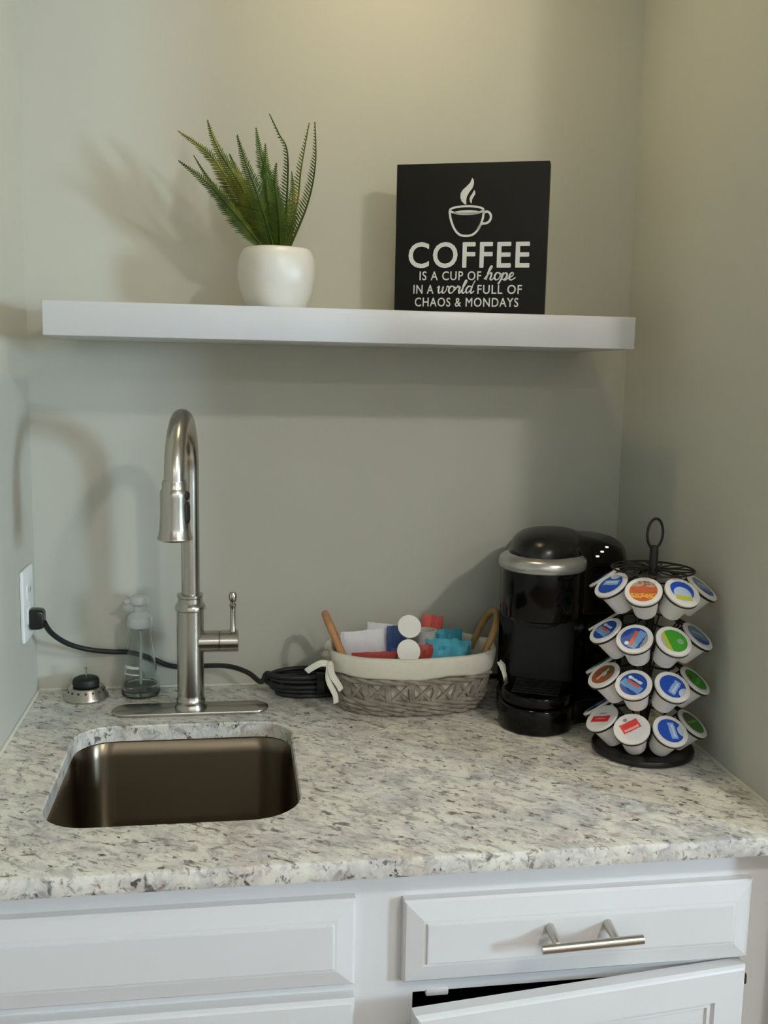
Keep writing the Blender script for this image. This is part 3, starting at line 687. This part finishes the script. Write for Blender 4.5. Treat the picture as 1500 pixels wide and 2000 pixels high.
def creamer(label, loc, rot):
    c = thing('creamer_cup', label, 'creamer', loc, rot, 'creamer cups in the basket')
    ob('tub', lathe([(0, 0), (.0115, 0), (.013, .002), (.0165, .020), (.0195, .0205), (.0195, .0218), (0, .0218)], 28), M_foil, c)
    ob('foil_lid', lathe([(0, .0218), (.0192, .0218), (.0195, .0222), (0, .0224)], 28), M_foil, c)
creamer('white creamer cup with its lid facing forward, lower of the two', (.606, -.128, .0875), (math.radians(66), 0, .12))
creamer('white creamer cup with its lid facing forward, upper of the two', (.612, -.106, .120), (math.radians(58), 0, .05))
item('creamer_box', bbox(-.019, .019, -.012, .020, 0, .0645, .002), M_paper, 'plain white carton under the creamer cups', 'carton', (.607, -.125, FLZ), (0, 0, 0.05))

# ------------------------------------------------------------------ coffee maker
km = thing('coffee_maker', 'gloss black single-serve coffee maker with a silver handle band', 'coffee maker', (.828, -.168, .0004), (0, 0, math.radians(-24)))
def outline(fw, bl, bw, yf, yb, n=26, rc=.045):            # front: rounded nose of half width fw; back: left half width bl, right bw, round corners
    pts = []
    for i in range(n+1):
        a = PI+PI*i/n; pts.append((fw*math.cos(a), yf+fw+fw*math.sin(a)))
    for i in range(1, 7):
        t = i/6; e = t*t*(3-2*t); pts.append((fw+(bw-fw)*e, yf+fw+.005+.06*t))
    for i in range(9):
        a = PI/2*i/8; pts.append((bw-rc+rc*math.cos(a), yb-rc+rc*math.sin(a)))
    for i in range(9):
        a = PI/2+PI/2*i/8; pts.append((-bl+rc+rc*math.cos(a), yb-rc+rc*math.sin(a)))
    for i in range(1, 7):
        t = 1-i/6; e = t*t*(3-2*t); pts.append((-(fw+(bl-fw)*e), yf+fw+.005+.06*t))
    return pts
OH = outline(.062, .074, .124, -.130, .125)
def clipy(pts, y0): return [(x, max(y, y0)) for x, y in pts]
OB = outline(.0585, .072, .120, -.135, .123)
ob('base', slab(OB, 0, .040, .004), M_black_gloss, km, angle=50)
tr = ob('drip_tray', slab(rrect(-.0545, .0545, -.129, -.002, [.01, .01, .0544, .0544], 10), .040, .058, .003), M_black_gloss, km, angle=50)
for k in range(7): ob('slat', box(-.036, .036, -.105+.012*k, -.1-.0+.012*k, .0575, .0592), M_black_mat, tr)
ob('rear_housing', slab([(x, max(y, -.018+.01*(x/.06)**2)) for x, y in OH], .0395, .176, .002), M_black_gloss, km, angle=50)
ob('cavity_back', loft([[(.050*math.cos(a), -.020-.012*math.sin(a), z) for a in [PI*i/12 for i in range(13)]] for z in (.058, .175)], False, False), M_black_mat, km)
hdL = [(OH, 0, .176), (OH, 0, .180), (OH, 0, .252)]
def sc(pts, d, z, tilt=0): return [(p[0], p[1], z+tilt*(p[1])) for p in inset2(pts, d)]
DOME = ((.998, .248), (.985, .256), (.95, .265), (.88, .274), (.76, .2825), (.6, .288), (.4, .2915), (.2, .293), (.04, .2935))
ob('brew_head', loft([sc(OH, .006, .174), sc(OH, .002, .175), sc(OH, 0, .179), sc(OH, 0, .243)] + [[(.015+(x-.015)*k, .01+(y-.01)*k, z) for x, y in OH] for k, z in DOME]), M_black_gloss, km, angle=50)
ob('nozzle', lathe([(.022, .158), (.030, .162), (.034, .1745), (0, .1745)], 30, c=(0, -.068, 0)), M_black_mat, km)
# silver band: half ring around the nose of the head
def arc(r, z, yc, a0, a1, n=40): return [(r*math.cos(a0+(a1-a0)*i/n), yc+r*math.sin(a0+(a1-a0)*i/n), z) for i in range(n+1)]
a0, a1 = PI-.28, 2*PI+.28
sec = [(.0605, .251), (.0650, .2505), (.0672, .253), (.0676, .259), (.0662, .2655), (.061, .2700), (.052, .2725), (.052, .268), (.0605, .262)]
yc = -.130+.062
rings = [arc(r, z, yc, a0, a1) for r, z in sec]; m = len(rings[0]); g = G(); v = [p for R_ in rings for p in R_]; f = []
for j in range(len(sec)):
    j2 = (j+1) % len(sec)
    for i in range(m-1): f.append((j*m+i, j*m+i+1, j2*m+i+1, j2*m+i))
f.append(tuple(j*m for j in range(len(sec)))); f.append(tuple(j*m+m-1 for j in range(len(sec)))[::-1])
ob('handle_band', g.add(v, f), M_silver, km, angle=50)
# domed lid running back over the head
dm = []
for q, z in ((1.0, .262), (1.0, .2715), (.985, .279), (.94, .2875), (.84, .2955), (.68, .3015), (.45, .305), (.2, .3065)):
    dm.append([(.0545*q*math.cos(a)*(1+.15*max(0, math.sin(a)))+.012*max(0, math.sin(a)), -.030+(.105*q if math.sin(a) > 0 else .090*q)*math.sin(a), z-.006*max(0, math.sin(a))*q) for a in [2*PI*i/48 for i in range(48)]])
ob('lid', loft(dm), M_black_sat, km, angle=60)
# control panel on the right shoulder of the head, with three lights
KMI = (Matrix.Translation((.828, -.168, .0004)) @ Matrix.Rotation(math.radians(-24), 4, 'Z')).inverted()
OHp = sorted([(math.atan2(y-.01, x-.015), math.hypot(x-.015, y-.01)) for x, y in OH])
def dome_z(x, y):
    a = math.atan2(y-.01, x-.015); rr = math.hypot(x-.015, y-.01)
    R_ = OHp[0][1]
    for (a0_, r0_), (a1_, r1_) in zip(OHp, OHp[1:]):
        if a0_ <= a <= a1_: R_ = r0_+(r1_-r0_)*(a-a0_)/max(a1_-a0_, 1e-6); break
    k = rr/R_
    if k > DOME[0][0]: return -1
    for (k0, z0), (k1, z1) in zip(DOME, DOME[1:]):
        if k1 <= k <= k0: return z0+(z1-z0)*(k0-k)/(k0-k1)
    return DOME[-1][1]
def on_dome(u, v):
    for i in range(900):
        p = KMI @ on(u, v, 1, -.36+i*.0004)
        if p.z <= dome_z(p.x, p.y): return p
    return None
g = G(); nu, nv = 10, 6; ok = True; gv = []
for j in range(nv+1):
    for i in range(nu+1):
        p = on_dome(1156+58*i/nu+4*j/nv, 1066+32*j/nv-5*math.sin(PI*i/nu)+6*i/nu)
        gv.append(p)
g.v = [tuple((p or Vector((.08, 0, .27)))+Vector((0, -.0004, .0010))) for p in gv]
for j in range(nv):
    for i in range(nu):
        q = (j*(nu+1)+i, j*(nu+1)+i+1, (j+1)*(nu+1)+i+1, (j+1)*(nu+1)+i)
        if all(gv[k] is not None for k in q): g.f.append(q)
cp = ob('control_panel', g, M_black_gloss, km, angle=60)
for u, v in ((1167, 1088), (1176, 1079), (1185, 1070)):
    p = on_dome(u, v) or Vector((.086, .003, .27))
    ob('indicator_light', bbox(-.0026, .0026, -.0015, .0015, -.0008, .0010, .0004, 1).xf(Matrix.Translation(p+Vector((0, -.0006, .0012))) @ Matrix.Rotation(.3, 4, 'Z') @ Matrix.Rotation(.6, 4, 'X')), M_led, cp)

# ------------------------------------------------------------------ pod carousel
CC = Vector((.9240, -.3560, .0004))
cr = thing('pod_carousel', 'black wire carousel rack holding four tiers of coffee pods', 'rack', CC)
ob('base', lathe([(0, .0), (.070, .0), (.0735, .002), (.0740, .006), (.0725, .009), (.066, .0112), (.0, .0118)], 56), M_black_sat, cr)
ob('pole', lathe([(.0062, .0115), (.0062, .30), (.0055, .306), (0, .3065)], 18), M_black_wire, cr)
ob('handle_ring', tube([(.0135*math.cos(a), .004*math.cos(a), .3235+.0215*math.sin(a)) for a in [2*PI*i/40 for i in range(40)]], .0020, 8, True), M_black_wire, cr)
RL, TILT = .0700, math.radians(37)
view = math.atan2(CAMP.y-CC.y, CAMP.x-CC.x)                # azimuth of the viewer as seen from the pole
ZL = [.2535, .1850, .1195, .0550]                           # lid heights of the four tiers
OFF = [-9, -16, -14, -13]
tw = G()
tw.join(tube([(.058*math.cos(2*PI*i/48), .058*math.sin(2*PI*i/48), .272) for i in range(48)], .0014, 6, True))
ob('top_ring', tw, M_black_wire, cr)
for k in range(8):
    a = 2*PI*k/8+.2; pts = [(.006*math.cos(a), .006*math.sin(a), .272), (.03*math.cos(a+.25), .03*math.sin(a+.25), .273), (.050*math.cos(a+.36), .050*math.sin(a+.36), .272), (.058*math.cos(a+.1), .058*math.sin(a+.1), .272), (.040*math.cos(a-.15), .040*math.sin(a-.15), .272), (.006*math.cos(a-.1), .006*math.sin(a-.1), .272)]
    ob('top_loop', tube(spline(pts, 4), .0012, 6), M_black_wire, cr)
ringm = mesh('cup_ring', tube([(.0240*math.cos(2*PI*i/28), .0240*math.sin(2*PI*i/28), .0384) for i in range(28)], .0018, 6, True), M_black_wire)
def axis_m(tier, k):                                       # transform of a pod: origin at its base centre, z along its axis
    a = view+math.radians(OFF[tier]+45*k); ax = Vector((math.cos(a)*math.sin(TILT), math.sin(a)*math.sin(TILT), math.cos(TILT)))
    lid = Vector((math.cos(a)*RL, math.sin(a)*RL, ZL[tier])); side = Vector((-math.sin(a), math.cos(a), 0)); up = ax.cross(side)
    m = Matrix(((side.x, up.x, ax.x, 0), (side.y, up.y, ax.y, 0), (side.z, up.z, ax.z, 0), (0, 0, 0, 1)))
    return Matrix.Translation(lid-ax*.0440) @ m, a
for t in range(4):
    hub = lathe([(.0064, -.006), (.012, -.005), (.012, .005), (.0064, .006)], 20, c=(0, 0, ZL[t]-.028)); ob('hub', hub, M_black_wire, cr)
    for k in range(8):
        m_, a = axis_m(t, k)
        o = ob('cup_ring', ringm, None, cr); o.matrix_local = m_
        p = m_ @ Vector((0, -.0236, .0388)); q = m_ @ Vector((0, .0236, .0388)); inn = p if math.hypot(p.x, p.y) < math.hypot(q.x, q.y) else q
        ob('spoke', tube([(.010*math.cos(a), .010*math.sin(a), ZL[t]-.028), inn], .0013, 6), M_black_wire, cr)
# pods
cupm = mesh('cup', lathe([(0, 0), (.0142, 0), (.0156, .0015), (.0160, .004), (.0212, .036), (.0222, .0385), (.0228, .0402), (.0252, .0404), (.0255, .0415), (.0255, .0430), (.0248, .0438), (0, .0438)], 36), M_cup)
def lidmat(name, base, layers):
    m = mat(name, base, .4); t = NT(m); b = t.n['Principled BSDF']; tc = t.new('ShaderNodeTexCoord'); sep = t.new('ShaderNodeSeparateXYZ')
    t.l.new(tc.outputs['Object'], sep.inputs[0]); x, y = sep.outputs[0], sep.outputs[1]
    wob = t.noise(tc.outputs['Object'], 260, 2)
    c = lin(base); cur = c
    for kind, col, p in layers:
        if kind == 'band':                                 # angle, offset, half width, half length
            an, of, hw, hl = p; ca, sa_ = math.cos(an), math.sin(an)
            u = t.math('ADD', t.math('MULTIPLY', x, ca), t.math('MULTIPLY', y, sa_)); w = t.math('ADD', t.math('MULTIPLY', x, -sa_), t.math('MULTIPLY', y, ca))
            w = t.math('ABSOLUTE', t.math('SUBTRACT', w, of)); u = t.math('ABSOLUTE', u)
            w = t.math('ADD', w, t.math('MULTIPLY', t.math('SUBTRACT', wob, .5), .003))
            f = t.math('MULTIPLY', t.math('LESS_THAN', w, hw), t.math('LESS_THAN', u, hl))
        elif kind == 'disc':
            dx, dy, r = p; X = t.math('SUBTRACT', x, dx); Y = t.math('SUBTRACT', y, dy)
            f = t.math('LESS_THAN', t.math('SQRT', t.math('ADD', t.math('MULTIPLY', X, X), t.math('MULTIPLY', Y, Y))), r)
        else:                                              # speckle
            f = t.math('GREATER_THAN', t.noise(tc.outputs['Object'], p[0], 2), p[1])
        n_ = t.mix(f, cur, lin(col)); cur = n_
    t.l.new(cur, b.inputs['Base Color']); return m
LM = {
 'blue_pale': lidmat('blue_lid_print', '1C4DB4', [('band', '8FB2E0', (.2, .003, .0050, .013)), ('band', 'C7D6EC', (.2, .004, .0016, .010)), ('disc', 'C2CCDA', (-.004, .020, .010))]),
 'orange': lidmat('orange_lid_print', 'C8541F', [('band', 'A99A86', (0, .016, .0085, .03)), ('band', 'E8A52C', (0, -.009, .0042, .02)), ('spot', 'B23A1C', (300, .58))]),
 'blue_yellow': lidmat('blue_yellow_lid_print', 'DDE2E8', [('disc', '1F4FC0', (0, .003, .0172)), ('disc', 'B9CBE8', (-.001, -.004, .0130)), ('band', 'C9C64A', (-.1, -.011, .0040, .012))]),
 'blue_red': lidmat('blue_red_lid_print', '1B489F', [('band', '78A6D8', (-.35, -.004, .0060, .016)), ('band', 'CFE0EE', (-.35, .007, .002, .009)), ('band', 'E0664A', (-.35, .0005, .0024, .010)), ('disc', 'EAF2F6', (-.008, .010, .0028))]),
 'blue_red2': lidmat('blue_red_tilted_lid_print', '1B489F', [('band', '78A6D8', (1.25, -.005, .0060, .016)), ('band', 'E0664A', (1.45, .001, .0028, .013)), ('disc', 'EAF2F6', (-.008, -.010, .0032)), ('band', 'A8A59A', (1.4, -.0165, .003, .02))]),
 'green': lidmat('green_lid_print', '43A02C', [('band', 'B8C53A', (1.7, .0115, .0032, .018)), ('band', 'B9B7AE', (1.7, .0170, .003, .02)), ('disc', '7FB58E', (.009, -.001, .0048))]),
 'green_red': lidmat('green_red_lid_print', '2F8F22', [('disc', '7A2F1C', (-.008, .007, .0045)), ('band', '4FB23A', (.3, -.004, .003, .014))]),
 'brown': lidmat('brown_lid_print', 'A45F3C', [('disc', '6A6046', (.004, .009, .009)), ('disc', 'D9D6CE', (.001, .001, .0046)), ('band', 'D8CBB4', (1.4, .001, .0022, .012))]),
 'teal': lidmat('teal_lid_print', '2C9C8C', [('band', '1D3F4A', (.2, .006, .0040, .02)), ('band', '9CC8C0', (.2, -.010, .003, .012))]),
 'red': lidmat('white_red_lid_print', 'E6E3E2', [('band', 'E5343A', (.45, -.003, .0058, .0155)), ('band', 'F2A5A4', (.45, -.0022, .0010, .009)), ('band', 'BDB9B4', (.45, .008, .0022, .006))]),
 'red2': lidmat('white_red_slanted_lid_print', 'E4E1E2', [('band', 'E8453F', (.65, .004, .0080, .0135)), ('band', 'F3B4B0', (.65, .000, .0020, .011)), ('disc', '8F8D86', (-.011, .012, .0030))]),
 'navy': lidmat('navy_lid_print', '24488F', [('band', '8098B8', (.3, .003, .0045, .014)), ('disc', '1A2F66', (.009, -.006, .004))]),
 'grey_blue': lidmat('grey_blue_lid_print', '6F88A8', [('band', '2B50A4', (-.4, -.0125, .0052, .02)), ('band', 'A5B6C6', (-.4, .004, .0022, .012))]),
 'dark_green': lidmat('dark_green_lid_print', '3F7A28', [('band', '55604A', (.0, .013, .0065, .02)), ('band', '8AA436', (-.1, .002, .0020, .014))]),
}
lidg = lathe([(0, .0439), (.0186, .0439), (.0189, .0441), (0, .0442)], 36)
lidms = {k: mesh('lid', lidg, m) for k, m in LM.items()}
cupsdef = [  # tier, slot (0 = nearest the viewer's left), design, label, print turn
 (0, -2, 'blue_pale', 'coffee pod half hidden at the far left of the top tier', .2), (0, -1, 'blue_pale', 'blue-lidded pod left of the orange one on the top tier', .15), (0, 0, 'orange', 'pod with orange and yellow lid at the front of the top tier', .1), (0, 1, 'blue_yellow', 'pod with blue arc and yellow-green stripe right of the orange pod', -.2), (0, 2, 'grey_blue', 'grey-blue pod at the far right of the top tier beside the wall', -.2),
 (1, -2, 'teal', 'dark green pod mostly hidden at far left of second tier', .2), (1, -1, 'blue_red', 'dark blue pod with red mark at left of second tier', .3), (1, 0, 'blue_red2', 'blue pod with upright red stripe at front of second tier', 0), (1, 1, 'green', 'bright green pod with yellow stripe on the second tier', -.1), (1, 2, 'grey_blue', 'grey-blue pod right of the bright green pod', -.3),
 (2, -2, 'teal', 'teal pod behind the brown one on the third tier', .2), (2, -1, 'brown', 'brown-lidded pod at the left of the third tier', .2), (2, 0, 'blue_red', 'blue pod with slanted red stripe at front of third tier', -.1), (2, 1, 'blue_pale', 'royal blue pod with pale band right of front on third tier', -2.6), (2, 2, 'green_red', 'green pod with dark red spot at far right of third tier', -.2),
 (3, -2, 'navy', 'navy pod behind the red and white ones on the bottom tier', .2), (3, -1, 'red', 'white pod with long red band at left of bottom tier', .1), (3, 0, 'red2', 'white pod with broad slanted red block at front of bottom tier', .1), (3, 1, 'blue_pale', 'blue pod with pale stripes right of front on bottom tier', -1.9), (3, 2, 'dark_green', 'dark green pod at far right of bottom tier', -.2)]
for t, k, des, lab, turn in cupsdef:
    m_, a = axis_m(t, k)
    sd = m_ @ Matrix.Rotation(turn, 4, 'Z')
    c = thing('coffee_pod', lab, 'coffee pod', group='coffee pods on the carousel'); c.matrix_world = Matrix.Translation(CC) @ sd
    ob('cup', cupm, None, c); ob('lid', lidms[des], None, c)
